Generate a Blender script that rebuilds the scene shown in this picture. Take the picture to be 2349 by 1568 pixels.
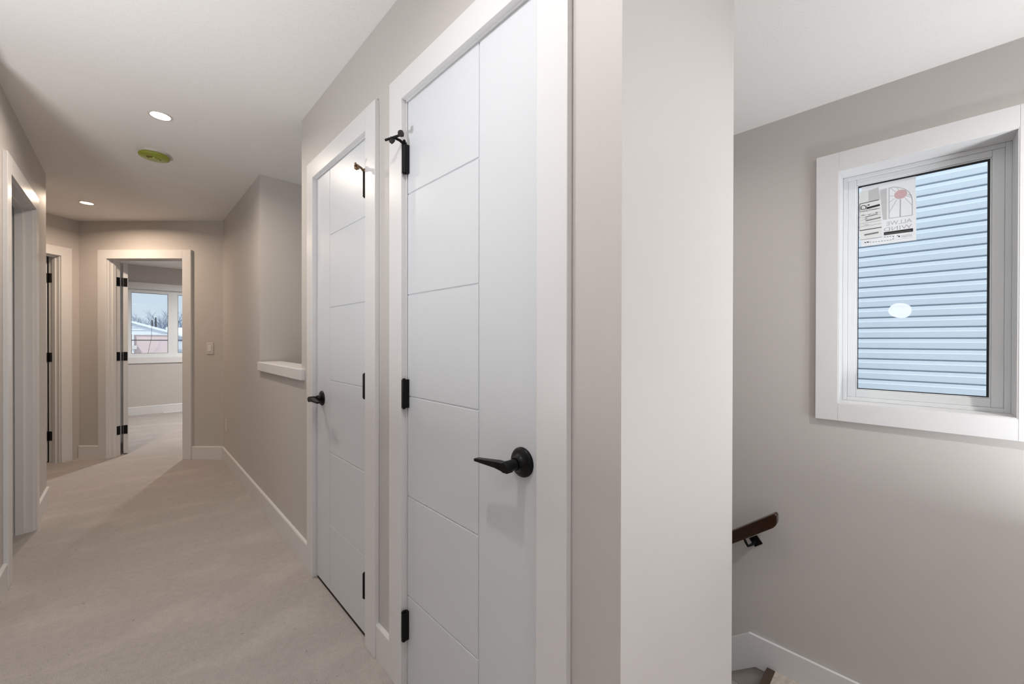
import bpy, bmesh, math, random
from mathutils import Matrix, Vector
for o in list(bpy.data.objects): bpy.data.objects.remove(o)
sc = bpy.context.scene; col = sc.collection
# ---------------------------------------------------------------- camera, world, sun, exposure
# world frame: +Y runs down the hallway, +X is to its right, floor z = 0, ceiling z = 2.44
YAW, PITCH, ROLL, HC, FPX = 44.1903, -0.1953, 0.1024, 1.2191, 903.2531
a, b, c = map(math.radians, (YAW, PITCH, ROLL))
F = Vector((math.sin(a), math.cos(a), 0)); R = Vector((math.cos(a), -math.sin(a), 0)); U = Vector((0, 0, 1))
F2 = F*math.cos(b)+U*math.sin(b); U2 = U*math.cos(b)-F*math.sin(b)
R3 = R*math.cos(c)+U2*math.sin(c); U3 = U2*math.cos(c)-R*math.sin(c)
cd = bpy.data.cameras.new('camera'); cam = bpy.data.objects.new('camera', cd); col.objects.link(cam)
cd.sensor_width = 36; cd.sensor_fit = 'HORIZONTAL'; cd.lens = FPX/2349*36; cd.clip_start = .02; cd.clip_end = 300
m = Matrix((R3, U3, -F2)).transposed().to_4x4(); m.translation = (0, 0, HC); cam.matrix_world = m
sc.camera = cam
vs = sc.view_settings; vs.view_transform = 'Standard'; vs.look = 'None'; vs.gamma = 1; vs.exposure = 0.0; vs.use_curve_mapping = False

w = bpy.data.worlds.new('sky'); sc.world = w; w.use_nodes = True; nt = w.node_tree
bg = nt.nodes['Background']; tc = nt.nodes.new('ShaderNodeTexCoord'); sx = nt.nodes.new('ShaderNodeSeparateXYZ')
rp = nt.nodes.new('ShaderNodeValToRGB'); nt.links.new(tc.outputs['Generated'], sx.inputs[0]); nt.links.new(sx.outputs['Z'], rp.inputs[0])
rp.color_ramp.elements[0].position = 0.0; rp.color_ramp.elements[0].color = (.72, .80, .88, 1)
rp.color_ramp.elements[1].position = .5; rp.color_ramp.elements[1].color = (.48, .63, .85, 1)
nt.links.new(rp.outputs[0], bg.inputs[0]); bg.inputs[1].default_value = 1.02

sd = bpy.data.lights.new('sun', 'SUN'); sd.energy = 3.2; sd.color = (1, .97, .93); sd.angle = math.radians(6)
so = bpy.data.objects.new('sun', sd); col.objects.link(so); so.location = (-10, -20, 30)
so.rotation_euler = Vector((.62, .62, -1.1)).to_track_quat('-Z', 'Y').to_euler()

HALL = .123
# recessed ceiling lamps: (x, y, ceiling z, watts, colour)
WARM = (1.0, .79, .60); NEUT = (1.0, .97, .94); COOL = (.90, .95, 1.0)
POTS = [(HALL, 2.876, 10, (1, .86, .73)), (-.270, 5.164, 13, WARM), (HALL, .605, 6, NEUT), (HALL, -.75, 4, NEUT),
        (1.75, -.9, 19, NEUT), (1.62, .95, 3.5, NEUT), (1.2, 7.4, 45, NEUT)]  # the last four lamps are unseen, added as fill light
# fill area light set in the unseen window added behind the camera
for nm_, loc_, rot_, sx_, sy_, en_ in (('fill_back', (1.65, -1.93, 1.25), (math.radians(90), 0, 0), 1.2, 1.6, 7),):
    ld = bpy.data.lights.new(nm_, 'AREA'); ld.shape = 'RECTANGLE'; ld.size = sx_; ld.size_y = sy_; ld.energy = en_; ld.color = (.76, .88, 1)
    lo = bpy.data.objects.new(nm_, ld); col.objects.link(lo); lo.location = loc_; lo.rotation_euler = rot_

# ---------------------------------------------------------------- materials
def lin(r, g, b_):
    f = lambda v: (v/255/12.92 if v/255 <= .04045 else ((v/255+.055)/1.055)**2.4)
    return (f(r), f(g), f(b_), 1)
def mat(name, colr, rough=.5, metal=0, bump=None, noise=None, spec=.5, coat=0):
    m_ = bpy.data.materials.new(name); m_.use_nodes = True; t = m_.node_tree; p = t.nodes['Principled BSDF']
    p.inputs['Base Color'].default_value = colr; p.inputs['Roughness'].default_value = rough; p.inputs['Metallic'].default_value = metal
    p.inputs['Specular IOR Level'].default_value = spec; p.inputs['Coat Weight'].default_value = coat
    g = t.nodes.new('ShaderNodeNewGeometry')
    if noise:
        n = t.nodes.new('ShaderNodeTexNoise'); n.inputs['Scale'].default_value = noise[0]; n.inputs['Detail'].default_value = 5
        t.links.new(g.outputs['Position'], n.inputs['Vector'])
        r = t.nodes.new('ShaderNodeMapRange'); r.inputs[1].default_value = .3; r.inputs[2].default_value = .7
        r.inputs[3].default_value = 1-noise[1]; r.inputs[4].default_value = 1+noise[1]; t.links.new(n.outputs['Fac'], r.inputs[0])
        mx = t.nodes.new('ShaderNodeVectorMath'); mx.operation = 'SCALE'; mx.inputs[0].default_value = colr[:3]
        t.links.new(r.outputs[0], mx.inputs['Scale']); t.links.new(mx.outputs[0], p.inputs['Base Color'])
    if bump:
        n = t.nodes.new('ShaderNodeTexNoise'); n.inputs['Scale'].default_value = bump[0]; n.inputs['Detail'].default_value = 3
        t.links.new(g.outputs['Position'], n.inputs['Vector'])
        bp = t.nodes.new('ShaderNodeBump'); bp.inputs['Strength'].default_value = bump[1]; bp.inputs['Distance'].default_value = bump[2]
        t.links.new(n.outputs['Fac'], bp.inputs['Height']); t.links.new(bp.outputs[0], p.inputs['Normal'])
    return m_
M_WALL = mat('greige wall paint', lin(202, 197, 193), .55, bump=(260, .25, .0006), noise=(1.3, .012))
M_CEIL = mat('textured white ceiling paint', lin(238, 235, 232), .85, bump=(110, .55, .003))
M_TRIM = mat('white satin trim enamel', lin(226, 225, 225), .34, noise=(3, .008))
M_DOOR = mat('white satin door enamel', lin(217, 220, 224), .36, spec=.35, bump=(60, .05, .0006), noise=(2, .006))
M_BLACK = mat('matte black metal', (.006, .006, .0065, 1), .38, .6, noise=(40, .1))
M_PIN_GLINT = mat('warm reflection on hinge pin stop', lin(120, 96, 72), .35, .8, noise=(60, .2))  # warm reflection on the black door stop, put into its colour
M_RUB = mat('dark rubber', (.02, .018, .017, 1), .7, noise=(60, .2))
M_VINYL = mat('white window vinyl', lin(232, 235, 237), .35, noise=(4, .01))
M_GASK = mat('black spacer gasket', (.012, .014, .017, 1), .6, noise=(50, .1))
M_PLATE = mat('white plastic plate', lin(214, 208, 200), .3, noise=(10, .01))
M_PAPER = mat('thin white paper', lin(232, 236, 240), .8, noise=(14, .03))
M_PAPER2 = mat('grey print on paper', lin(196, 196, 198), .8, noise=(14, .02))
M_PRINT = mat('pale grey print', lin(176, 176, 178), .8, noise=(20, .02))
M_SUN = mat('faded pink print', lin(205, 172, 176), .8, noise=(20, .04))
M_INK = mat('black print', (.015, .015, .015, 1), .7, noise=(20, .1))
M_INK2 = mat('fine grey print', lin(120, 120, 120), .7, noise=(500, .35))
M_PWHITE = mat('white print', lin(235, 235, 235), .8, noise=(20, .02))
M_LABEL = mat('glossy label paper', lin(226, 228, 228), .5, noise=(14, .02))
M_TRED = mat('light patterned landing carpet', lin(196, 184, 172), .95, bump=(300, .8, .004), noise=(45, .16))
M_NOSE = mat('dark stair nosing', lin(72, 58, 46), .5, noise=(20, .1))
M_TILE_GAP = mat('dark tile and door gap shade', lin(60, 52, 46), .5, noise=(8, .1))
M_GREEN = mat('green plastic dust cover', lin(146, 156, 52), .3, noise=(9, .08))
M_BROWN = mat('brown sensor patch', lin(110, 78, 34), .5, noise=(40, .25))
M_PINK = mat('pale pink stucco', lin(218, 194, 188), .9, noise=(2, .04))
M_SNOW = mat('snow covered shingles', lin(238, 240, 244), .8, noise=(1.5, .05))
M_BARK = mat('bare winter bark', lin(118, 126, 146), .9, noise=(6, .15))
M_CABLE = mat('black cable', (.03, .03, .035, 1), .6, noise=(10, .1))
M_GROUND = mat('snowy ground', lin(214, 214, 216), .9, noise=(.4, .06))

def wood():
    m_ = mat('dark stained wood', lin(62, 34, 18), .3, coat=.2); t = m_.node_tree; p = t.nodes['Principled BSDF']
    g = t.nodes.new('ShaderNodeNewGeometry'); mp = t.nodes.new('ShaderNodeMapping'); mp.inputs['Scale'].default_value = (60, 6, 60)
    mp.inputs['Rotation'].default_value = (math.radians(-38), 0, 0)
    n = t.nodes.new('ShaderNodeTexNoise'); n.inputs['Scale'].default_value = 1; n.inputs['Detail'].default_value = 6
    r = t.nodes.new('ShaderNodeValToRGB'); r.color_ramp.elements[0].color = lin(24, 11, 5); r.color_ramp.elements[1].color = lin(66, 36, 17)
    t.links.new(g.outputs['Position'], mp.inputs[0]); t.links.new(mp.outputs[0], n.inputs['Vector']); t.links.new(n.outputs['Fac'], r.inputs[0])
    t.links.new(r.outputs[0], p.inputs['Base Color']); return m_
M_WOOD = wood()
def carpet():
    m_ = bpy.data.materials.new('cut pile carpet'); m_.use_nodes = True; t = m_.node_tree; p = t.nodes['Principled BSDF']
    p.inputs['Roughness'].default_value = 1; p.inputs['Specular IOR Level'].default_value = .1
    g = t.nodes.new('ShaderNodeNewGeometry')
    def noise(s, d, scale=None):
        n = t.nodes.new('ShaderNodeTexNoise'); n.inputs['Scale'].default_value = s; n.inputs['Detail'].default_value = d
        if scale:
            mp = t.nodes.new('ShaderNodeMapping'); mp.inputs['Scale'].default_value = scale; mp.inputs['Rotation'].default_value = (0, 0, .6)
            t.links.new(g.outputs['Position'], mp.inputs[0]); t.links.new(mp.outputs[0], n.inputs['Vector'])
        else: t.links.new(g.outputs['Position'], n.inputs['Vector'])
        return n
    def rng(src, a0, a1, b0, b1):
        r = t.nodes.new('ShaderNodeMapRange'); r.interpolation_type = 'SMOOTHSTEP'
        for i, v in enumerate((a0, a1, b0, b1)): r.inputs[i+1].default_value = v
        t.links.new(src, r.inputs[0]); return r.outputs[0]
    patch = rng(noise(2.6, 3, (1.0, 1.9, 1)).outputs['Fac'], .46, .72, .0, .12)     # brushed pile
    fine = rng(noise(240, 2).outputs['Fac'], .3, .7, -.09, .09)
    mid = rng(noise(35, 3).outputs['Fac'], .3, .7, -.035, .035)
    speck = rng(noise(55, 1).outputs['Fac'], .74, .78, 0, -.3)
    def add(x, y):
        q = t.nodes.new('ShaderNodeMath'); q.operation = 'ADD'
        for i, v in enumerate((x, y)):
            if isinstance(v, (int, float)): q.inputs[i].default_value = v
            else: t.links.new(v, q.inputs[i])
        return q.outputs[0]
    s = add(add(add(add(patch, fine), mid), speck), .96)
    mx = t.nodes.new('ShaderNodeVectorMath'); mx.operation = 'SCALE'; mx.inputs[0].default_value = lin(183, 176, 172)[:3]
    t.links.new(s, mx.inputs['Scale']); t.links.new(mx.outputs[0], p.inputs['Base Color'])
    bp = t.nodes.new('ShaderNodeBump'); bp.inputs['Strength'].default_value = .6; bp.inputs['Distance'].default_value = .006
    t.links.new(noise(300, 3).outputs['Fac'], bp.inputs['Height']); t.links.new(bp.outputs[0], p.inputs['Normal'])
    return m_
M_CARPET = carpet()
def glass():
    m_ = bpy.data.materials.new('clear window glass'); m_.use_nodes = True; t = m_.node_tree
    for n in list(t.nodes): t.nodes.remove(n)
    o = t.nodes.new('ShaderNodeOutputMaterial'); mx = t.nodes.new('ShaderNodeMixShader'); fr = t.nodes.new('ShaderNodeFresnel'); fr.inputs[0].default_value = 1.45
    tr = t.nodes.new('ShaderNodeBsdfTransparent'); tr.inputs[0].default_value = (.95, .98, .99, 1); gl = t.nodes.new('ShaderNodeBsdfGlossy'); gl.inputs['Roughness'].default_value = .01
    t.links.new(fr.outputs[0], mx.inputs[0]); t.links.new(tr.outputs[0], mx.inputs[1]); t.links.new(gl.outputs[0], mx.inputs[2]); t.links.new(mx.outputs[0], o.inputs[0])
    return m_
M_GLASS = glass()
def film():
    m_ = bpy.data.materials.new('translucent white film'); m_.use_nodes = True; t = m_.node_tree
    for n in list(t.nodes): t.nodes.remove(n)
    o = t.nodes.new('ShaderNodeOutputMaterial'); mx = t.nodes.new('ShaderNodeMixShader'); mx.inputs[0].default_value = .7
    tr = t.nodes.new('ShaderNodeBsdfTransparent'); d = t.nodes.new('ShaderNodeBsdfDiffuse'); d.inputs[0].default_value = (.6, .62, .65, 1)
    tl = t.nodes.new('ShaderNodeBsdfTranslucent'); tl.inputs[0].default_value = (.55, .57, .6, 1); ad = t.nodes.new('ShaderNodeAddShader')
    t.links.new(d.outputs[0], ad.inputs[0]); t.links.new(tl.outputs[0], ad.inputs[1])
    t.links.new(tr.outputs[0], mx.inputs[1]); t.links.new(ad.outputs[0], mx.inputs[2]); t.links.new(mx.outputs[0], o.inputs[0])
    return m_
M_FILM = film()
def emis(name, c_, s):
    m_ = bpy.data.materials.new(name); m_.use_nodes = True; p = m_.node_tree.nodes['Principled BSDF']
    p.inputs['Base Color'].default_value = (.8, .8, .8, 1); p.inputs['Emission Color'].default_value = (*c_, 1); p.inputs['Emission Strength'].default_value = s
    return m_
M_SIDING = mat('pale blue vinyl siding', lin(216, 225, 233), .55, noise=(1.2, .02))
M_WSIDE = mat('white vinyl siding', lin(224, 228, 232), .6, noise=(1.2, .03))

# ---------------------------------------------------------------- mesh helpers
class MB:
    def __init__(s, M=None): s.bm = bmesh.new(); s.M = M or Matrix()
    def v(s, p): return s.bm.verts.new(s.M @ Vector(p))
    def box(s, x0, x1, y0, y1, z0, z1):
        q = [s.v((x, y, z)) for x in (x0, x1) for y in (y0, y1) for z in (z0, z1)]
        for f in ((0, 1, 3, 2), (4, 6, 7, 5), (0, 4, 5, 1), (2, 3, 7, 6), (0, 2, 6, 4), (1, 5, 7, 3)): s.bm.faces.new([q[i] for i in f])
        return s
    def prism(s, pts, off):                                        # polygon of 3D points pushed along off
        A = [s.v(p) for p in pts]; B = [s.v(Vector(p)+Vector(off)) for p in pts]; n = len(pts)
        s.bm.faces.new(A); s.bm.faces.new(B[::-1])
        for i in range(n): s.bm.faces.new([A[i], B[i], B[(i+1) % n], A[(i+1) % n]])
        return s
    def tube(s, pts, rad, n=12, cap=True):
        pts = [Vector(p) for p in pts]; rad = rad if isinstance(rad, (list, tuple)) else [rad]*len(pts); rings = []
        prev = None
        for i, p in enumerate(pts):
            d = (pts[min(i+1, len(pts)-1)]-pts[max(i-1, 0)]).normalized()
            if prev is None: u = d.orthogonal().normalized()
            else: u = (prev-d*prev.dot(d)).normalized()
            prev = u; w_ = d.cross(u)
            rings.append([s.v(p+(u*math.cos(2*math.pi*k/n)+w_*math.sin(2*math.pi*k/n))*rad[i]) for k in range(n)])
        for i in range(len(rings)-1):
            for k in range(n): s.bm.faces.new([rings[i][k], rings[i][(k+1) % n], rings[i+1][(k+1) % n], rings[i+1][k]])
        if cap: s.bm.faces.new(rings[0][::-1]); s.bm.faces.new(rings[-1])
        return s
    def lathe(s, prof, c0, axis, n=40, wob=None):                  # prof (radius, distance along axis)
        c0 = Vector(c0); ax = Vector(axis).normalized(); u = ax.orthogonal().normalized(); w_ = ax.cross(u); rings = []
        for r, h in prof:
            if r <= 0: rings.append([s.v(c0+ax*h)]); continue
            rings.append([s.v(c0+ax*h+(u*math.cos(2*math.pi*k/n)+w_*math.sin(2*math.pi*k/n))*r*(wob(2*math.pi*k/n) if wob else 1)) for k in range(n)])
        for A, B in zip(rings, rings[1:]):
            for k in range(n):
                k2 = (k+1) % n
                if len(A) == 1 and len(B) == 1: continue
                if len(A) == 1: s.bm.faces.new([A[0], B[k2], B[k]])
                elif len(B) == 1: s.bm.faces.new([A[k], A[k2], B[0]])
                else: s.bm.faces.new([A[k], A[k2], B[k2], B[k]])
        return s
    def cells(s, us, vs_, ws, solid):                              # solid(i,j,k) grid, outer faces only
        vc = {}
        def g(i, j, k):
            if (i, j, k) not in vc: vc[(i, j, k)] = s.v((us[i], vs_[j], ws[k]))
            return vc[(i, j, k)]
        nu, nv, nw = len(us)-1, len(vs_)-1, len(ws)-1
        S = lambda i, j, k: 0 <= i < nu and 0 <= j < nv and 0 <= k < nw and solid(i, j, k)
        for i in range(nu):
            for j in range(nv):
                for k in range(nw):
                    if not S(i, j, k): continue
                    if not S(i-1, j, k): s.bm.faces.new([g(i, j, k), g(i, j, k+1), g(i, j+1, k+1), g(i, j+1, k)])
                    if not S(i+1, j, k): s.bm.faces.new([g(i+1, j, k), g(i+1, j+1, k), g(i+1, j+1, k+1), g(i+1, j, k+1)])
                    if not S(i, j-1, k): s.bm.faces.new([g(i, j, k), g(i+1, j, k), g(i+1, j, k+1), g(i, j, k+1)])
                    if not S(i, j+1, k): s.bm.faces.new([g(i, j+1, k), g(i, j+1, k+1), g(i+1, j+1, k+1), g(i+1, j+1, k)])
                    if not S(i, j, k-1): s.bm.faces.new([g(i, j, k), g(i, j+1, k), g(i+1, j+1, k), g(i+1, j, k)])
                    if not S(i, j, k+1): s.bm.faces.new([g(i, j, k+1), g(i+1, j, k+1), g(i+1, j+1, k+1), g(i, j+1, k+1)])
        return s
    def wall(s, u0, u1, v0, v1, z0, z1, ops):                      # ops (ua, ub, za, zb) cut through v
        us = sorted({u0, u1, *[q for o in ops for q in o[:2]]}); zs = sorted({z0, z1, *[min(max(q, z0), z1) for o in ops for q in o[2:]]})
        def solid(i, j, k):
            um, zm = (us[i]+us[i+1])/2, (zs[k]+zs[k+1])/2
            return not any(o[0] < um < o[1] and o[2] < zm < o[3] for o in ops)
        return s.cells(us, [v0, v1], zs, solid)
    def build(s, name, mt, parent=None, bevel=0, smooth=False, seg=2):
        bmesh.ops.recalc_face_normals(s.bm, faces=s.bm.faces)
        me = bpy.data.meshes.new(name)
        s.bm.to_mesh(me); s.bm.free(); me.materials.append(mt)
        o = bpy.data.objects.new(name, me); col.objects.link(o)
        if parent is not None: attach(o, parent)
        if smooth: me.polygons.foreach_set('use_smooth', [True]*len(me.polygons))
        if bevel:
            bv = o.modifiers.new('bevel', 'BEVEL'); bv.width = bevel; bv.segments = seg; bv.limit_method = 'ANGLE'; bv.angle_limit = math.radians(40)
        if smooth:
            me.set_sharp_from_angle(angle=math.radians(42))
        return o
def wloc(o):
    return Vector(o.location)
def attach(o, parent):
    o.parent = parent; o.matrix_parent_inverse = Matrix.Translation(-wloc(parent))
def thing(name, loc, label, cat, group=None, kind=None):
    o = bpy.data.objects.new(name, None); o.empty_display_size = .05; col.objects.link(o); o.location = loc
    return tag(o, label, cat, group, kind)
def tag(o, label, cat, group=None, kind=None):
    o['label'] = label; o['category'] = cat
    if group: o['group'] = group
    if kind: o['kind'] = kind
    return o
def struct(o, label, cat): return tag(o, label, cat, kind='structure')
def frame(origin, udir, vdir):
    u = Vector(udir).normalized(); v = Vector(vdir).normalized()
    m_ = Matrix((u, v, (0, 0, 1))).transposed().to_4x4(); m_.translation = origin; return m_

# ---------------------------------------------------------------- key dimensions
H = 2.44; D = .690; WT = .115; TH = .0178; CW = .0882; RV = .006
XL = -.4404; XW = 2.5739; JT = .018; OH = 2.045
NE = .4029; XE = 1.3574; FAR = 3.3768
SL = -.603                                                        # stair landing level
cR = Vector((.690, 4.954, 0)); e = Vector((-1, 1, 0)).normalized(); cL = cR+e*1.5
F_end = frame(cR, e, (-1, -1, 0))                                  # u from right corner to left, v towards the hall
sdir = Vector((-.766, -.643, 0)).normalized()
F_small = frame(cL, sdir, (.643, -.766, 0))
F_right = frame((D, 0, 0), (0, 1, 0), (-1, 0, 0))
F_left = frame((XL, 0, 0), (0, 1, 0), (1, 0, 0))
d1 = (.6173, 1.2343); d2 = (1.5377, 2.1548); dl = (3.180, 3.915); de = (.4120, 1.1880); ds = (.1646, .930)
ro = lambda d: (d[0]-JT, d[1]+JT, -.01, OH+JT)

# ---------------------------------------------------------------- walls, floor, ceiling
struct(MB(F_right).wall(NE+WT, 4.954, -WT, 0, 0, H, [ro(d1), ro(d2), (2.3937, FAR, 1.03, H+.01)]).build('wall_right', M_WALL),
       'greige hallway wall with two white closet doors and a half height opening', 'wall')
struct(MB().box(D, XE, NE, NE+WT, -1.2, H).build('wall_closet', M_WALL), 'tall greige wall end facing the stairwell in the middle right of the picture', 'wall')
struct(MB().cells([D+WT, XE-WT, XE], [NE+WT, 2.275, 2.3937], [-2.6, H], lambda i, j, k: i == 1 or j == 1).build('wall_closet_back', M_WALL), 'closet back wall along the stairwell', 'wall')
struct(MB().box(D+WT, XW, FAR, FAR+WT, -2.6, H).build('wall_stairwell', M_WALL), 'greige far stairwell wall seen above the white ledge', 'wall')
w1 = (-.284, .2775, .908, 2.077)                                   # stair window opening
wm = MB(Matrix(((0, 1, 0, XW), (1, 0, 0, 0), (0, 0, 1, 0), (0, 0, 0, 1))))
struct(wm.wall(-1.9, FAR, 0, .17, -2.6, H, [(w1[0], w1[1], w1[2], w1[3])]).build('wall_window', M_WALL), 'greige stairwell wall around the white framed window', 'wall')
struct(MB(F_left).wall(-1.9, 4.4922, -WT, 0, 0, H, [ro(dl), (.2, 2.65, -.01, 2.27)]).build('wall_left', M_WALL), 'greige hallway wall at the left edge of the picture', 'wall')  # wide unseen opening added so the uplighter reaches the hall ceiling
struct(MB().box(-2.3, XL-WT, 4.4922-WT, 4.4922, 0, H).build('wall_alcove', M_WALL), 'short greige wall turning away behind the left corner', 'wall')
struct(MB(Matrix.Translation((0, -1.9, 0))).wall(-2.3, XW+.17, -.1, 0, -2.6, H, [(1.0, 2.3, .4, 2.1)]).build('wall_back', M_WALL), 'greige wall behind the camera', 'wall')
struct(MB(F_end).wall(0, 1.5, -WT, 0, 0, H, [ro(de)]).build('wall_end', M_WALL), 'angled greige wall at the far end of the hall around the bedroom doorway', 'wall')
struct(MB(F_small).wall(0, 1.9, -WT, 0, 0, H, [ro(ds)]).build('wall_end_left', M_WALL), 'narrow greige wall with a doorway left of the bedroom doorway', 'wall')
YB = 8.84; w2 = (-.045, 1.13, .927, 2.058)                         # bedroom window
struct(MB(Matrix.Translation((0, YB, 0))).wall(-2.6, 3.3, 0, .17, -.02, H, [w2]).build('wall_bedroom', M_WALL), 'greige bedroom wall with a window seen through the far doorway', 'wall')
struct(MB().box(-.36, -.22, 6.16, YB, 0, H).build('wall_bedroom_left', M_WALL), 'left wall of the far bedroom', 'wall')
struct(MB().box(3.18, 3.3, 4.954, YB, 0, H).build('wall_bedroom_right', M_WALL), 'right wall of the far bedroom', 'wall')
struct(MB().box(D+WT, 3.3, 4.954, 4.954+WT, 0, H).build('wall_bedroom_near', M_WALL), 'near wall of the far bedroom', 'wall')
struct(MB().box(-2.42, -2.3, -2.0, YB, 0, H).build('wall_outer_left', M_WALL), 'outer wall behind the rooms on the left', 'wall')
struct(MB().box(-2.3, XL-WT, 2.7, 2.8, 0, H).build('wall_bathroom', M_WALL), 'wall inside the room behind the left doorway', 'wall')
struct(MB().box(-2.6, 3.3, -2.0, YB+.17, H, H+.12).build('ceiling', M_CEIL), 'off white textured ceiling over hall and stairwell', 'ceiling')
xs = [-2.42, XL-WT-.001, .86, 1.30, XE, XW, 3.3]; ys = [-2.0, NE+.01, 2.36, FAR+.02, YB+.17]
def fl(i, j, k):
    if i == 0 and False: return False
    if j == 0: return i in (0, 1)
    if j == 1: return i in (0, 1, 2, 3)
    if j == 2: return i in (0, 1) and True
    return True
def flx(i, j, k):
    x = (xs[i]+xs[i+1])/2
    if j == 2: return x < .80
    if j == 1: return x < XE-WT+.2
    return fl(i, j, k)
struct(MB().cells(xs, ys, [-.25, 0], flx).build('floor', M_CARPET), 'taupe cut pile carpet along the hallway and into the bedroom', 'floor')
struct(MB().box(-2.3, XL-.085, 2.8, 4.37, -.002, .004).build('floor_bathroom', M_TILE_GAP), 'dark tile floor just inside the left doorway', 'floor')

# ---------------------------------------------------------------- stairs down along the window wall
st = thing('staircase', (1.9, .5, SL), 'carpeted stair landing and steps below the handrail at the lower right', 'stairs')
lm = MB().cells([.86, XE+.002, XW-.001], [-1.899, NE-.002, .54], [SL-.2, SL], lambda i, j, k: j == 0 or i == 1)
lm.build('landing', M_TRED, st)
MB().box(XE+.002, XW-.020, .538, .578, SL-.035, SL+.003).build('nosing', M_NOSE, st, .004)
for k in range(2):                                                 # two treads from hall level down to the landing
    MB().box(.86, 1.12-.0+.0+(.26 if k else 0)-.0, -1.899, NE-.002, SL, -.2-.2*k).build('step', M_CARPET, st)
for k in range(9):
    z = SL-.195*(k+1); MB().box(XE+.002, XW-.003, .54+.245*k, .565+.245*(k+1), z-.19, z).build('step', M_CARPET, st)
# skirting board: level along the landing, then down beside the steps
def skirt_pts(dx, top, bot, y1):
    x = XW-dx; sl = .80
    ya, yb = .669, .6358
    return [(x, -1.89, SL+top), (x, ya, SL+top), (x, y1, SL+top-(y1-ya)*sl), (x, y1, SL+bot-(y1-yb)*sl), (x, yb, SL+bot), (x, -1.89, SL+bot)]
struct(MB().prism(skirt_pts(0.0, .142, -.036, 2.9), (-.016, 0, 0)).build('baseboard_stair', M_TRIM, bevel=.002), 'white skirting board bending down beside the stairs', 'baseboard')

# ---------------------------------------------------------------- handrail
rail = thing('handrail', (2.5, .52, .25), 'dark stained wooden handrail end on the stairwell wall under the window', 'handrail')
rp_ = [(0, .0), (0, 0)]
sl = .80
def rprof(y): return .2907-(y-.524)*sl
yy = 2.6
pts = [(2.48, .530, .2935), (2.48, .5225, .290), (2.48, .5190, .280), (2.48, .5190, .247), (2.48, .5230, .232), (2.48, .5347, .2148), (2.48, yy, .2148-(yy-.5347)*.80), (2.48, yy, .2935-(yy-.53)*.80)]
MB().prism(pts, (.042, 0, 0)).build('rail', M_WOOD, rail, .006, seg=3)
def bracket(y):
    dz = -(y-.64)*.80; dy = y-.64
    br = MB().prism([(2.5739, .6735+dy, .0798+dz), (2.5739, .634+dy, .1103+dz), (2.5739, .6048+dy, .0726+dz), (2.5739, .6425+dy, .0411+dz)], (-.006, 0, 0)).build('bracket', M_BLACK, rail, .001)
    MB().tube([(2.568, .640+dy, .076+dz), (2.53, .650+dy, .064+dz), (2.505, .662+dy, .062+dz), (2.502, .672+dy, .082+dz), (2.501, .682+dy, .105+dz)], .007, 10).build('bracket_arm', M_BLACK, br, smooth=True)
for y in (.64, 1.75): bracket(y)

# ---------------------------------------------------------------- doors
def hinge(Mx, u, v, zc, par, leaf=None, hh=.0485):
    b_ = MB(Mx).tube([(u, v, zc-hh), (u, v, zc+hh)], .0085, 16)
    b_.box(u-.0085, u+.0085, -.003, v, zc-hh, zc+hh)
    h = b_.build('hinge', M_BLACK, par, smooth=True)
    for s_ in (-1, 1):
        MB(Mx).tube([(u, v, zc+s_*hh), (u, v, zc+s_*(hh+.004))], .0052, 12).build('pin_cap', M_BLACK, h, smooth=True)
    return h
def casing(Mx, d, par, v1=TH, v0=0.0, zt=None):
    o0, o1 = d[0]-RV-CW, d[1]+RV+CW; i0, i1 = d[0]-RV, d[1]+RV; zi = OH+RV; zo = zi+CW
    MB(Mx).box(o0, i0, v0, v1, 0, zo).build('casing_side', M_TRIM, par, .0018)
    MB(Mx).box(i1, o1, v0, v1, 0, zo).build('casing_side', M_TRIM, par, .0018)
    MB(Mx).box(i0, i1, v0, v1, zi, zo).build('casing_head', M_TRIM, par, .0012)
def jamb(Mx, d, par, depth=WT, stop=.040):
    m_ = MB(Mx)
    m_.box(d[0]-JT, d[0], -depth-.001, .0005, 0, OH+JT).box(d[1], d[1]+JT, -depth-.001, .0005, 0, OH+JT).box(d[0], d[1], -depth-.001, .0005, OH, OH+JT)
    m_.build('jamb', M_TRIM, par)
    m_ = MB(Mx); a0, a1 = -stop-.035, -stop
    m_.box(d[0], d[0]+.011, a0, a1, 0, OH-.011).box(d[1]-.011, d[1], a0, a1, 0, OH-.011).box(d[0], d[1], a0, a1, OH-.011, OH)
    m_.build('door_stop', M_TRIM, par, .001)
def slab_mesh(Mx, u0, u1, vface, stile_side, ugroove, grooves, zb=.014, zt=OH-.003):
    """flush door leaf, 4 mm routed lines: one upright and five level ones on the hinge side of it"""
    g = .0022; m_ = MB(Mx); m_.box(u0+.001, u1-.001, vface-.035, vface-.0028, zb, zt)
    if stile_side == 'lo': m_.box(u0, ugroove-g, vface-.004, vface, zb, zt); a0, a1 = ugroove+g, u1
    else: m_.box(ugroove+g, u1, vface-.004, vface, zb, zt); a0, a1 = u0, ugroove-g
    zz = [zb]+sorted(grooves)+[zt]
    for i in range(len(zz)-1): m_.box(a0, a1, vface-.004, vface, zz[i]+(g if i else 0), zz[i+1]-(g if i < len(zz)-2 else 0))
    return m_
GR = [.3335, .679, 1.0262, 1.3765, 1.7245]
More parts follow.
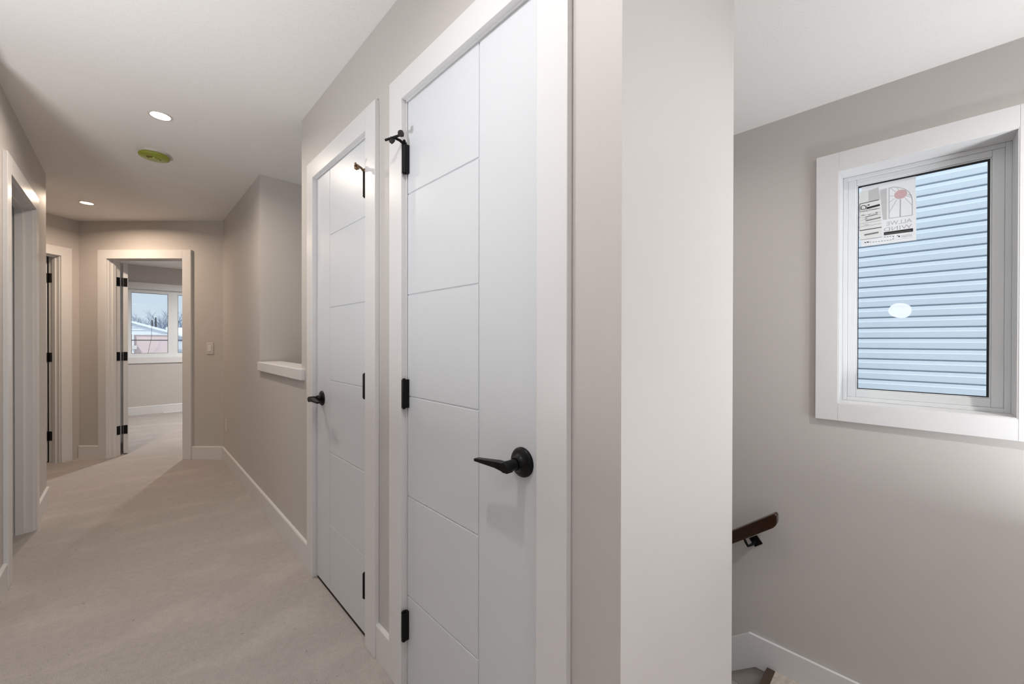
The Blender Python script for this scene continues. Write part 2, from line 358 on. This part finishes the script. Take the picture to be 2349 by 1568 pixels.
def lever(Mx, u, z, vface, direction, par):
    n = MB(Mx).lathe([(0, 0), (.0365, 0), (.0365, .004), (.034, .0075), (.026, .0105), (.019, .014), (.0155, .020), (.0150, .026), (0, .026)], (u, vface, z), (0, 1, 0), 48)
    r = n.build('door_handle', M_BLACK, par, smooth=True)
    MB(Mx).lathe([(0, .02), (.0125, .02), (.0125, .034), (.0135, .035), (.0135, .062), (.0115, .066), (0, .066)], (u, vface, z), (0, 1, 0), 32).build('spindle', M_BLACK, r, smooth=True)
    s_ = direction; a0 = vface+.044; m_ = MB(Mx)
    # flat tapered blade with a chamfered root
    top = [(u-s_*.010, a0-.001, z+.009), (u-s_*.010, a0+.020, z+.009), (u+s_*.030, a0+.022, z+.008), (u+s_*.112, a0+.020, z-.002), (u+s_*.112, a0+.003, z-.002), (u+s_*.030, a0, z+.008)]
    bot = [(p[0], p[1], q) for p, q in zip(top, [z-.013, z-.013, z-.006, z-.009, z-.009, z-.006])]
    T = [m_.v(p) for p in top]; B = [m_.v(p) for p in bot]
    m_.bm.faces.new(T); m_.bm.faces.new(B[::-1])
    for i in range(6): m_.bm.faces.new([T[i], B[i], B[(i+1) % 6], T[(i+1) % 6]])
    m_.build('lever', M_BLACK, r, .0012)
    return r
def pin_stop(Mx, u, v, z, toward, par, mt):
    """hinge pin door stop: collar on the pin, bent arm, threaded rod and two rubber bumpers; toward = +1/-1 is the side of the door leaf in u"""
    t_ = toward
    h = MB(Mx).lathe([(.0035, 0), (.009, 0), (.009, .005), (.0035, .005)], (u, v, z+.004), (0, 0, 1), 20)
    h.tube([(u, v, z+.009), (u, v, z+.018)], [.006, .0045], 12)
    h.tube([(u, v+.004, z+.006), (u-t_*.004, v+.016, z+.014), (u-t_*.008, v+.030, z+.017), (u-t_*.010, v+.044, z+.012)], [.005, .0045, .0045, .006], 10)
    h.tube([(u+t_*.016, v+.026, z+.019), (u-t_*.034, v+.052, z+.012)], .0042, 8)
    o = h.build('pin_door_stop', mt, par, smooth=True)
    MB(Mx).lathe([(0, 0), (.0095, 0), (.011, .004), (.011, .012), (.008, .014), (0, .014)], (u+t_*.014, v+.026, z+.024), (t_, -.45, .1), 6).build('bumper', M_RUB if mt is M_BLACK else mt, o)
    MB(Mx).lathe([(0, 0), (.008, 0), (.010, .004), (.009, .012), (0, .013)], (u-t_*.012, v+.044, z+.010), (-.2*t_, -1, -.5), 16).build('bumper', M_RUB if mt is M_BLACK else mt, o, smooth=True)
    return o
def closet_door(name, d, hinge_hi, ug, uh, zh, label, stop_mat):
    r = thing(name, (D, (d[0]+d[1])/2, 0), label, 'door', kind='structure')
    casing(F_right, d, r); jamb(F_right, d, r)
    s_ = slab_mesh(F_right, d[0]+.003, d[1]-.003, -.003, 'lo' if hinge_hi else 'hi', ug, GR).build('slab', M_DOOR, r, .0009, seg=1)
    lever(F_right, uh, zh, -.003, 1 if hinge_hi else -1, r)
    uH = d[1]-.005 if hinge_hi else d[0]+.006
    for i, zc in enumerate((1.842, 1.036, .235)):
        h = hinge(F_right, uH, .0125, zc, r)
        if i == 0: pin_stop(F_right, uH, .0125, zc+.046, -1 if hinge_hi else 1, h, stop_mat)
    return r
closet_door('door_1', d1, True, .8445, .6746, .921, 'nearest white closet door with routed lines, black hinges and lever handle', M_BLACK)
closet_door('door_2', d2, False, 1.9725, 2.0750, .930, 'second white closet door beside the white ledge, hinged at its right', M_PIN_GLINT)
struct(MB().box(D+.004, D+WT, d1[0], d1[1], -.0, .003).build('gap_shade_1', M_TILE_GAP), 'painted shade in the gap under the nearest closet door', 'trim')  # dark strips stand in for the shade in the door gaps
struct(MB().box(D+.004, D+WT, d2[0], d2[1], -.0, .003).build('gap_shade_2', M_TILE_GAP), 'painted shade in the gap under the second closet door', 'trim')

# doorway on the left wall
dA = thing('door_3', (XL, 3.55, 0), 'open doorway with white frame at the left edge of the picture', 'door', kind='structure')
casing(F_left, dl, dA); jamb(F_left, dl, dA, stop=.036)
MB().box(XL-WT-.74, XL-WT-.03, 3.184, 3.219, .014, OH-.004).build('slab', M_DOOR, dA, .001)
# bedroom doorway
dB = thing('door_4', tuple(cR+e*.8), 'open white bedroom doorway on the angled wall at the end of the hall', 'door', kind='structure')
casing(F_end, de, dB, v1=.022); jamb(F_end, de, dB, stop=.030)
MB().prism([(-.0455, 5.880, .014), (-.0095, 5.880, .014), (-.0525, 6.640, .014), (-.0885, 6.640, .014)], (0, 0, OH-.018)).build('slab', M_DOOR, dB, .001)
for zc in (1.832, 1.046, .266):
    h = MB().box(-.0445, -.0135, 5.8772, 5.8798, zc-.046, zc+.046).build('hinge', M_BLACK, dB, .0006)
    MB(F_end).box(de[1]-.0025, de[1]+.0005, -.112, -.078, zc-.046, zc+.046).build('leaf', M_BLACK, h)
    MB().tube([(-.0535, 5.8740, zc-.045), (-.0535, 5.8740, zc+.045)], .0062, 12).build('knuckle', M_BLACK, h, smooth=True)
# doorway of the small wall
dC = thing('door_5', tuple(cL+sdir*.5), 'white framed doorway partly hidden behind the left corner at the hall end', 'door', kind='structure')
casing(F_small, ds, dC); jamb(F_small, ds, dC, stop=.030)
for zc in (1.832, 1.046, .266):
    h = MB(F_small).box(ds[0]-.0005, ds[0]+.0025, -.114, -.080, zc-.046, zc+.046).build('hinge', M_BLACK, dC, .0006)
    MB(F_small).tube([(ds[0]+.006, -.121, zc-.045), (ds[0]+.006, -.121, zc+.045)], .0062, 12).build('knuckle', M_BLACK, h, smooth=True)
MB(F_small).box(ds[0]+.003, ds[0]+.038, -.128-.74, -.128, .014, OH-.004).build('slab', M_DOOR, dC, .001)

# ---------------------------------------------------------------- baseboards
BH = .132; BT = .0135
def base(name, Mx, spans, label):
    m_ = MB(Mx)
    for a0, a1 in spans: m_.prism([(a0, .0003, 0), (a0, BT, 0), (a0, BT, BH-.006), (a0, BT-.004, BH), (a0, .0003, BH)], (a1-a0, 0, 0))
    struct(m_.build(name, M_TRIM), label, 'baseboard')
o1 = lambda d: d[1]+RV+CW+.0004
o0 = lambda d: d[0]-RV-CW-.0004
base('baseboard_right', F_right, [(o1(d2), 4.948)], 'long white baseboard under the ledge on the right hallway wall')
base('baseboard_closets', F_right, [(o1(d1), o0(d2))], 'short white baseboard between the two closet doors')
base('baseboard_left', F_left, [(-1.9, .2), (2.65, o0(dl)), (o1(dl), 4.4922)], 'white baseboard at the foot of the left hallway wall')
base('baseboard_end', F_end, [(.006, o0(de)), (o1(de), 1.494)], 'white baseboard on the angled end wall')
base('baseboard_bedroom', frame((0, YB, 0), (1, 0, 0), (0, -1, 0)), [(-.22, 3.18)], 'white baseboard under the bedroom window')

# ---------------------------------------------------------------- ledge on the half wall
struct(MB().box(D-.021, D+WT+.02, 2.3395, 3.3560, .998, 1.062).build('trim_ledge', M_TRIM, bevel=.005, seg=3), 'thick white ledge capping the half wall beside the second closet door', 'ledge')

# ---------------------------------------------------------------- stair window
W1 = thing('window_1', (XW, 0, 1.5), 'white framed stairwell window with papers stuck on the glass', 'window', kind='structure')
FW = Matrix(((0, -1, 0, XW), (1, 0, 0, 0), (0, 0, 1, 0), (0, 0, 0, 1)))    # u = +Y, v = -X (towards the room)
y0, y1, z0, z1 = w1
def ring(m_, a, b, va, vb):                                        # rectangular ring between outer a and inner b boxes
    m_.box(a[0], b[0], va, vb, a[2], a[3]).box(b[1], a[1], va, vb, a[2], a[3]).box(b[0], b[1], va, vb, a[2], b[2]).box(b[0], b[1], va, vb, b[3], a[3])
    return m_
ring(MB(FW), (y0-CW-.002, y1+CW+.002, z0-CW, z1+CW+.002), (y0, y1, z0, z1), 0, .019).build('window_casing', M_TRIM, W1, .0015)
ring(MB(FW), (y0-.001, y1+.001, z0-.001, z1+.001), (y0+.004, y1-.004, z0+.004, z1-.004), -.118, .017).build('jamb_liner', M_TRIM, W1, .001)
yi = (y0+.004, y1-.004, z0+.004, z1-.004)
m_ = MB(FW); G = (-.2205, .2155, .9735, 2.0215)                    # glass opening
ring(m_, yi, (yi[0]+.018, yi[1]-.018, yi[2]+.018, yi[3]-.018), -.155, -.118)
m_.build('window_frame', M_VINYL, W1, .0015)
ring(MB(FW), (yi[0]+.018, yi[1]-.018, yi[2]+.018, yi[3]-.018), (G[0]-.006, G[1]+.006, G[2]-.006, G[3]+.006), -.150, -.128).build('sash', M_VINYL, W1, .003)
ring(MB(FW), (G[0]-.006, G[1]+.006, G[2]-.006, G[3]+.006), (G[0]-.001, G[1]+.001, G[2]-.001, G[3]+.001), -.150, -.136).build('glazing_bead', M_VINYL, W1, .002)
ring(MB(FW), (G[0]-.001, G[1]+.001, G[2]-.001, G[3]+.001), (G[0]+.006, G[1]-.002, G[2]+.003, G[3]-.007), -.150, -.143).build('gasket', M_GASK, W1)
MB(FW).box(G[0], G[1], -.1475, -.1445, G[2], G[3]).build('pane', M_GLASS, W1)

# leaflet and label on the glass; coordinates are (y, z) on the pane
XP = XW+.1435
def sheet(pts, x, th=.0003, mb=None): return (mb or MB()).prism([(x, p[0], p[1]) for p in pts], (-th, 0, 0))
def stroke(segs, x, mb=None, th=.0002):
    mb = mb or MB()
    for p, q, w_ in segs:
        p = Vector((0, *p)); q = Vector((0, *q)); d = (q-p).normalized(); n = Vector((0, -d.z, d.y))*w_/2
        mb.prism([Vector((x, 0, 0))+v for v in (p+n, q+n, q-n, p-n)], (-th, 0, 0))
    return mb
lf = thing('leaflet', (XP, .105, 1.87), 'translucent white paper leaflet with a sun and arch emblem on the window glass', 'paper')
sheet([(.2033, 2.0309), (.137, 2.0346), (.0766, 2.0289), (.0067, 2.03), (.0077, 1.9435), (.0044, 1.9132), (.0045, 1.7062), (.2032, 1.7078)], XP).build('sheet', M_PAPER, lf)
x1 = XP-.0003
sheet([(.1337, 1.9804), (.1079, 1.9845), (.1073, 1.8276), (.1219, 1.8294), (.1283, 1.9063)], x1, .0001).build('printed_panel', M_PAPER2, lf)
arch = [(.0997, 1.8315), (.1003, 1.9824), (.0843, 1.9827), (.0686, 1.9777), (.0472, 1.965), (.0318, 1.9473), (.0222, 1.9232), (.0184, 1.9007), (.0185, 1.8296), (.0997, 1.8315)]
rays = [((.0596, 1.9166), (.0602, 1.8309)), ((.0723, 1.9172), (.0988, 1.8603)), ((.0802, 1.9247), (.099, 1.9115)), ((.0822, 1.9389), (.0991, 1.942)), ((.0773, 1.9582), (.0963, 1.9827)), ((.0666, 1.9635), (.0705, 1.9769)), ((.0441, 1.9195), (.0202, 1.8797)), ((.0394, 1.9291), (.0194, 1.9144)), ((.0356, 1.9348), (.0222, 1.9259))]
em = stroke([(p, q, .0028) for p, q in zip(arch, arch[1:])]+[(p, q, .0018 if i else .0045) for i, (p, q) in enumerate(rays)], x1)
em.build('arch_emblem', M_PRINT, lf)
sheet([(.0587+.0225*math.cos(t_)*1-.004*math.sin(t_)*0, 1.9409+.0225*math.sin(t_)) for t_ in [k*math.pi/16 for k in range(32)]], x1-.0002, .0001).build('sun_emblem', M_SUN, lf)
def text(s_, y, z, size, mt, par, name, mirror, x, squash=1.0, bold=0.0):
    cu = bpy.data.curves.new('t', 'FONT'); cu.body = s_; cu.size = size; cu.extrude = .00008; cu.offset = bold; cu.resolution_u = 3
    o = bpy.data.objects.new('t', cu); col.objects.link(o); dg = bpy.context.evaluated_depsgraph_get(); dg.update()
    me = bpy.data.meshes.new_from_object(o.evaluated_get(dg)); bpy.data.objects.remove(o); bpy.data.curves.remove(cu)
    sg = 1 if mirror else -1                                       # mirrored lettering is read from outside the house
    for v in me.vertices: v.co = Vector((x-v.co.z, y+sg*v.co.x*squash, z+v.co.y))
    me.materials.clear(); me.materials.append(mt); n = bpy.data.objects.new(name, me); col.objects.link(n); attach(n, par); return n
text('ALLWE', .0195, 1.7969, .0275, M_PRINT, lf, 'lettering', True, x1, 1.03)
text('WIND', .0190, 1.7690, .0275, M_PRINT, lf, 'lettering', True, x1, 1.30)
sheet([(.1182, 1.7659), (.0156, 1.7659), (.0156, 1.7498), (.1182, 1.7505)], x1-.0002, .0001).build('printed_bar', M_INK, lf)
stroke([((.1165, 1.7562), (.0230, 1.7562), .0022)], x1-.0004).build('bar_lines', M_INK2, lf)
ds_ = [((.1175, 1.7421), (.1115, 1.7418), .00234), ((.1074, 1.7418), (.1014, 1.7418), .00234), ((.0974, 1.7416), (.0914, 1.7416), .00234), ((.0874, 1.7414), (.0831, 1.7406), .00234), ((.0835, 1.7398), (.0834, 1.7351), .00234), ((.0838, 1.7297), (.0854, 1.7245), .00234), ((.0903, 1.7232), (.0963, 1.7232), .00208), ((.1013, 1.723), (.107, 1.7232), .00208), ((.1114, 1.7231), (.1171, 1.7233), .00208), ((.1219, 1.7234), (.1277, 1.7235), .00208), ((.1328, 1.7236), (.1385, 1.7238), .00208), ((.1437, 1.7242), (.1493, 1.7243), .00208), ((.1541, 1.7246), (.1597, 1.7248), .00208), ((.165, 1.7251), (.1708, 1.7256), .00208), ((.19, 1.7285), (.185, 1.7256), .00468), ((.1819, 1.7279), (.1734, 1.7275), .00472)]
stroke(ds_, x1).build('dashed_cut_line', M_INK, lf)
mk = stroke([((.0716, 1.7395), (.0665, 1.7402), .0026)], x1); sheet([(.0668, 1.7330), (.0668, 1.7362), (.0650, 1.7388), (.0622, 1.7392), (.0606, 1.7370), (.0606, 1.7310), (.0640, 1.7322)], x1, .0002, mk)
mk.build('small_logo', M_INK, lf)
text('WINDOWS', .0572, 1.7278, .0094, M_INK2, lf, 'lettering', False, x1, .80)
stroke([((.0565, 1.7376), (.0200, 1.7376), .0012), ((.0725, 1.7213), (.0177, 1.722), .0006)], x1).build('fine_print', M_INK2, lf)
x2 = XP-.0009
lb = thing('window_label', (x2, .168, 1.87), 'glossy printed rating label with black bars over the left side of the leaflet', 'label')
sheet([(.2118, 1.9873), (.1764, 1.9892), (.1389, 1.9973), (.1325, 1.9297), (.1247, 1.7434), (.2109, 1.7437)], x2).build('sheet', M_LABEL, lb)
x3 = x2-.0003
sheet([(.1764, 1.9892), (.1389, 1.9973), (.1325, 1.9360), (.1764, 1.9330)], x3, .00005).build('shaded_panel', M_PAPER2, lb)
heavy = [((.2101, 1.9298), (.1362, 1.934), .00312), ((.2111, 1.7918), (.1263, 1.7932), .00364), ((.1814, 1.9017), (.1334, 1.907), .00988), ((.1794, 1.9165), (.1715, 1.9169), .0052), ((.2099, 1.8866), (.1307, 1.8895), .00104), ((.2109, 1.7437), (.1247, 1.7434), .00104), ((.2027, 1.87), (.1909, 1.8696), .00208), ((.1771, 1.867), (.1676, 1.8683), .00208), ((.1498, 1.8707), (.1405, 1.8722), .00208), ((.1908, 1.8479), (.1797, 1.8483), .00234), ((.1825, 1.9182), (.1824, 1.8848), .0013), ((.2088, 1.9289), (.2086, 1.8886), .0013), ((.2101, 1.9293), (.2096, 1.791), .00078), ((.2049, 1.8912), (.1856, 1.8904), .00182), ((.1761, 1.8924), (.1334, 1.8893), .00156)]
ic = [(.2039, 1.9004), (.2039, 1.9148), (.1986, 1.9193), (.1906, 1.9182), (.1857, 1.9104), (.1857, 1.899), (.2039, 1.9004)]
heavy += [(p, q, .0030) for p, q in zip(ic, ic[1:])]
stroke(heavy, x3-.0001).build('black_bars', M_INK, lb)
fine = [((.2081, 1.8669), (.1302, 1.8704), .00078), ((.2059, 1.8578), (.1298, 1.8591), .00078), ((.2058, 1.8434), (.1291, 1.8463), .00078), ((.2058, 1.8262), (.1286, 1.8281), .00104), ((.2057, 1.8109), (.128, 1.8125), .00104), ((.1887, 1.8568), (.1405, 1.8638), .0036), ((.1865, 1.8378), (.1305, 1.8425), .0050), ((.1916, 1.7659), (.1377, 1.7697), .0075), ((.1939, 1.8185), (.1758, 1.817), .00156)]
stroke(fine, x3-.0001).build('fine_print', M_INK2, lb)
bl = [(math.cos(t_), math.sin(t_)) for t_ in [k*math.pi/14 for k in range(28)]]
sk = MB().prism([(XP, .0585+.0412*p*(1+.03*math.cos(3*math.atan2(q, p))), 1.3705+.0385*q*(1+.07*math.sin(2*math.atan2(q, p)+.6))) for p, q in bl], (-.0003, 0, 0)).build('pale_patch', M_FILM)  # pale translucent oval laid on the pane
tag(sk, 'round translucent white patch low on the stairwell window glass', 'pale_patch')

# ---------------------------------------------------------------- bedroom window
W2 = thing('window_2', (.54, YB, 1.5), 'white two pane bedroom window seen through the far doorway', 'window', kind='structure')
FB = frame((0, YB, 0), (1, 0, 0), (0, -1, 0))
ring(MB(FB), (w2[0]-CW, w2[1]+CW, w2[2]-CW, w2[3]+CW+.012), w2, 0, .019).build('window_casing', M_TRIM, W2, .0015)
ring(MB(FB), (w2[0]-.001, w2[1]+.001, w2[2]-.001, w2[3]+.001), (w2[0]+.004, w2[1]-.004, w2[2]+.004, w2[3]-.004), -.06, .017).build('jamb_liner', M_TRIM, W2)
m_ = MB(FB); P1 = (.0235, .474, .998, 1.994); P2 = (.603, 1.055, .998, 1.994)
m_.wall(w2[0]+.004, w2[1]-.004, -.10, -.05, w2[2]+.004, w2[3]-.004, [P1, P2]).build('window_frame', M_VINYL, W2, .002)
for P_ in (P1, P2):
    ring(MB(FB), P_, (P_[0]+.004, P_[1]-.004, P_[2]+.004, P_[3]-.004), -.09, -.052).build('gasket', M_GASK, W2)
    MB(FB).box(P_[0], P_[1], -.078, -.074, P_[2], P_[3]).build('pane', M_GLASS, W2)

# unseen window added behind the camera to hold the fill light
Mx = frame((0, -1.9, 0), (1, 0, 0), (0, 1, 0)); wo = (1.0, 2.3, .4, 2.1)
Wn = thing('fill_window', tuple(Mx @ Vector(((wo[0]+wo[1])/2, 0, wo[2]))), 'unseen window added for fill light on the wall behind the camera', 'window', kind='structure')
ring(MB(Mx), (wo[0]-CW, wo[1]+CW, wo[2]-CW, wo[3]+CW), wo, 0, .019).build('window_casing', M_TRIM, Wn, .0015)
ring(MB(Mx), wo, (wo[0]+.05, wo[1]-.05, wo[2]+.05, wo[3]-.05), -.095, -.045).build('window_frame', M_VINYL, Wn, .002)
MB(Mx).box(wo[0]+.05, wo[1]-.05, -.075, -.071, wo[2]+.05, wo[3]-.05).build('pane', M_GLASS, Wn)
# ---------------------------------------------------------------- small fittings
sw = thing('light_switch', tuple(cR+e*.135+Vector((0, 0, 1.135))), 'white light switch on the wall right of the bedroom doorway', 'light switch')
us = .135; MB(F_end).box(us-.036, us+.036, 0, .006, 1.077, 1.193).build('switch_plate', M_PLATE, sw, .002)
MB(F_end).box(us-.0165, us+.0165, .005, .0095, 1.102, 1.168).build('rocker', M_TRIM, sw, .001)
ou = thing('wall_outlet', (D, 4.755, .378), 'white outlet cover low on the right wall near the end corner', 'outlet')
MB(F_right).box(4.719, 4.791, 0, .006, .320, .436).build('outlet_plate', M_PLATE, ou, .002)
MB(F_right).box(4.738, 4.772, .005, .0085, .345, .411).build('receptacle', M_TRIM, ou, .001)
vt = thing('floor_register', (.56, YB-.06, 0), 'white floor vent against the bedroom baseboard', 'vent')
m_ = MB().box(.41, .72, YB-.115, YB-.016, .0005, .007); m_.build('register_frame', M_TRIM, vt, .0015)
m_ = MB()
for k in range(14): m_.box(.425+k*.0205, .437+k*.0205, YB-.10, YB-.032, .007, .0095)
m_.build('louvers', M_PLATE, vt)
sm = thing('smoke_detector', (.119, 3.470, H), 'round smoke detector under a yellow green dust cover on the hall ceiling', 'smoke detector')
c0 = (.119, 3.470, H)
MB().lathe([(0, 0), (.072, 0), (.072, .012), (.069, .018), (0, .018)], c0, (0, 0, -1), 40).build('base', M_PLATE, sm, smooth=True)
MB().lathe([(0, .0185), (.077, .0185), (.079, .023), (.075, .034), (.060, .040), (.034, .042), (.030, .049), (0, .050)], c0, (0, 0, -1), 40, lambda t_: 1+.012*math.cos(7*t_)).build('dust_cover', M_GREEN, sm, smooth=True)
MB().lathe([(0, 0), (.020, 0), (.018, .004), (0, .005)], (.098, 3.452, H-.0405), (0, 0, -1), 18).build('sensor_patch', M_BROWN, sm, smooth=True)

def pot(i, x, y, watts, colr):
    nm = ['recessed ceiling lamp in front of the smoke detector', 'recessed ceiling lamp near the bedroom doorway', 'recessed ceiling lamp above the nearest closet door',
          'unseen recessed lamp added as fill behind the camera in the hall', 'unseen recessed lamp added as fill over the stair landing', 'unseen recessed lamp added as fill over the lower stairs', 'unseen recessed lamp added as fill inside the far bedroom'][i]
    t_ = thing('recessed_light', (x, y, H), nm, 'ceiling light', 'recessed ceiling lamps')
    MB().lathe([(.042, .0), (.0425, .0035), (.047, .005), (.051, .004), (.052, .0)], (x, y, H), (0, 0, -1), 40).build('trim_ring', M_PLATE, t_, smooth=True)
    MB().lathe([(0, .0022), (.043, .0022), (.043, .0), (0, .0)], (x, y, H), (0, 0, -1), 40).build('lens', emis('lamp lens', colr, 14), t_)
    ld = bpy.data.lights.new('lamp', 'AREA'); ld.shape = 'DISK'; ld.size = .085; ld.energy = watts; ld.color = colr; ld.spread = math.radians(165)
    lo = bpy.data.objects.new('lamp', ld); col.objects.link(lo); lo.location = (x, y, H-.012); attach(lo, t_)
for i, (x, y, w_, c_) in enumerate(POTS): pot(i, x, y, w_, c_)
def fill_uplighter(x, y, zf, zt, watts, lbl):  # unseen uplighter, added to brighten ceilings and upper walls
    t_ = thing('fill_lamp', (x, y, zf), lbl, 'added fill lamp')
    MB().lathe([(0, 0), (.13, 0), (.13, .012), (.03, .024), (.014, .04), (0, .04)], (x, y, zf), (0, 0, 1), 40).build('base', M_BLACK, t_, smooth=True)
    MB().tube([(x, y, zf+.03), (x, y, zt-.10)], .011, 14).build('pole', M_BLACK, t_, smooth=True)
    MB().lathe([(0, -.115), (.03, -.11), (.11, -.06), (.165, .0), (.158, .0), (.10, -.052), (0, -.085)], (x, y, zt), (0, 0, 1), 40).build('bowl', M_PLATE, t_, smooth=True)
    ld = bpy.data.lights.new('uplight', 'AREA'); ld.shape = 'DISK'; ld.size = .28; ld.energy = watts; ld.color = (.94, .97, 1)
    lo = bpy.data.objects.new('uplight', ld); col.objects.link(lo); lo.location = (x, y, zt-.004); lo.rotation_euler = (math.pi, 0, 0); attach(lo, t_)
fill_uplighter(-.82, 1.35, 0, .90, 28, 'unseen uplighter added left of the hall to brighten its ceiling')
fill_uplighter(2.1, -1.0, SL, .45, 25, 'unseen uplighter added on the landing to brighten the stairwell')

# ---------------------------------------------------------------- outside: neighbour's siding beside the stair window
XS = 5.27
m_ = MB(); z = 3.28; pitch_ = .1013
nz = 2.6724+pitch_*6
prof = []
k = 0
while nz-k*pitch_ > -3.2:
    zt = nz-k*pitch_                                               # shadow line between courses
    prof += [(XS+.020, zt), (XS+.020, zt-.0055), (XS+.008, zt-.012), (XS+.003, zt-.040), (XS-.001, zt-.046), (XS-.001, zt-pitch_+.004), (XS+.000, zt-pitch_+.0005), (XS+.020, zt-pitch_+.0002)]; k += 1
ya, yb = -7.0, 4.4
A = [m_.v((p[0], ya, p[1])) for p in prof]; B = [m_.v((p[0], yb, p[1])) for p in prof]
for i in range(len(prof)-1): m_.bm.faces.new([A[i], B[i], B[i+1], A[i+1]])
nh = thing('neighbour_house', (XS, -1, -3.2), 'pale blue vinyl siding wall of the house next door through the stairwell window', 'house')
sd_ = m_.build('siding', M_SIDING, nh)
MB().box(XS+.022, XS+3, ya, yb, -3.2, nz).build('wall_body', M_WSIDE, nh)
MB().prism([(XS-.25, ya-.2, nz-.02), (XS+3.2, ya-.2, nz+.9), (XS+3.2, ya-.2, nz+1.05), (XS-.25, ya-.2, nz+.12)], (0, yb-ya+.4, 0)).build('roof', M_SNOW, nh)

# outside the bedroom window
hp = thing('gable_house', (-2, 31, -3.4), 'pink stucco house with a snowy gable roof outside the bedroom window', 'house')
MB().box(-7, 1.78, 30, 33, -3.4, 1.53).build('stucco_wall', M_PINK, hp)
MB().prism([(-7, 30, 1.53), (1.78, 30, 1.53), (1.78, 30, 1.60), (-2.6, 30, 2.98), (-7, 30, 1.60)], (0, 2.9, 0)).build('gable_siding', M_WSIDE, hp)
MB().prism([(2.2, 29.88, 1.45), (2.2, 29.88, 1.57), (-2.6, 29.88, 3.16), (-7.4, 29.88, 1.57), (-7.4, 29.88, 1.45), (-2.6, 29.88, 3.03)], (0, 3.5, 0)).build('roof', M_SNOW, hp)
m_ = MB()
for zz in (1.78, 1.92, 2.06): m_.box(-4, .9, 29.965, 30.0, zz-.012, zz)
m_.build('siding_seams', M_VINYL, hp)
MB().box(-7, 1.8, 29.95, 30.0, 1.50, 1.56).build('trim_band', M_TRIM, hp)
MB().tube([(.16, 29.93, 1.5), (.16, 29.93, -3.3)], .045, 10).build('downspout', M_TRIM, hp)
MB().box(.08, .30, 29.80, 29.95, .72, .92).build('meter_box', M_PLATE, hp)
MB().tube([(.90, 29.6, 2.0), (.88, 29.7, 1.3), (.72, 29.95, .3)], .008, 6).build('service_drop', M_CABLE, hp)
for x, zt in ((.955, 2.42), (1.11, 2.58)): MB().tube([(x, 30.9, 1.7), (x, 30.9, zt-.05)], .030, 10).build('vent_pipe', M_RUB, hp)
wh = thing('white_house', (4.5, 36, -3.4), 'white sided house at the right edge of the bedroom window view', 'house')
MB().box(1.95, 8, 34, 40, -3.4, 1.45).build('wall_body', M_WSIDE, wh)
MB().prism([(1.85, 33.8, 1.45), (8.1, 33.8, 1.45), (8.1, 37, 2.0), (1.85, 37, 2.0)], (0, 0, .12)).build('roof', M_SNOW, wh)
tag(MB().tube([(-9, 15, 1.26), (-3, 15, 1.215), (3, 15, 1.212), (12, 15, 1.26)], .013, 6).build('power_line', M_CABLE), 'thin black cable crossing the view outside the bedroom window', 'cable')
tag(MB().box(-60, 60, 9.2, 120, -3.6, -3.4).build('ground', M_GROUND), 'snowy ground outside the bedroom window', 'ground', kind='structure')

def tree(x, y, top, seed, label):
    rnd = random.Random(seed); m_ = MB(); base_z = -3.4; h_ = top-base_z
    def grow(p, d, ln, r, dep):
        n = 3; pts = [p]; q = p
        for i in range(n):
            d = (d+Vector((rnd.uniform(-.22, .22), rnd.uniform(-.22, .22), rnd.uniform(-.02, .14)))).normalized(); q = q+d*ln/n; pts.append(q)
        m_.tube(pts, [r*(1-.45*i/n) for i in range(n+1)], 5 if dep > 2 else 3, cap=False)
        if dep == 0 or q.z > top: return
        for k in range(rnd.choice((2, 3, 3))):
            nd = (d*.8+Vector((rnd.uniform(-.8, .8), rnd.uniform(-.6, .6), rnd.uniform(.0, .55)))).normalized()
            grow(pts[-1] if k else pts[-2], nd, ln*rnd.uniform(.62, .82), r*.60, dep-1)
    grow(Vector((x, y, base_z)), Vector((0, 0, 1)), h_*.34, .17, 6)
    t_ = m_.build('bare_tree', M_BARK); tag(t_, label, 'tree', 'bare trees behind the gable house')
lab = ['bare winter tree at the left edge of the bedroom window view', 'bare winter tree left of the middle in the bedroom window view', 'bare winter tree behind the roof vents outside the bedroom window',
       'bare winter tree right of the roof vents outside the bedroom window', 'bare winter tree at the right end of the gable roof', 'bare winter tree behind the window mullion', 'bare winter tree seen in the narrow right pane']
for i, (rx, y, tp) in enumerate([(.001, 44, 3.9), (.013, 52, 4.2), (.026, 60, 4.3), (.038, 68, 4.25), (.051, 76, 4.2), (.062, 84, 3.8), (.074, 92, 3.6)]): tree(rx*y, y, 1.22+(tp-1.22)*y/60, 11+i, lab[i])
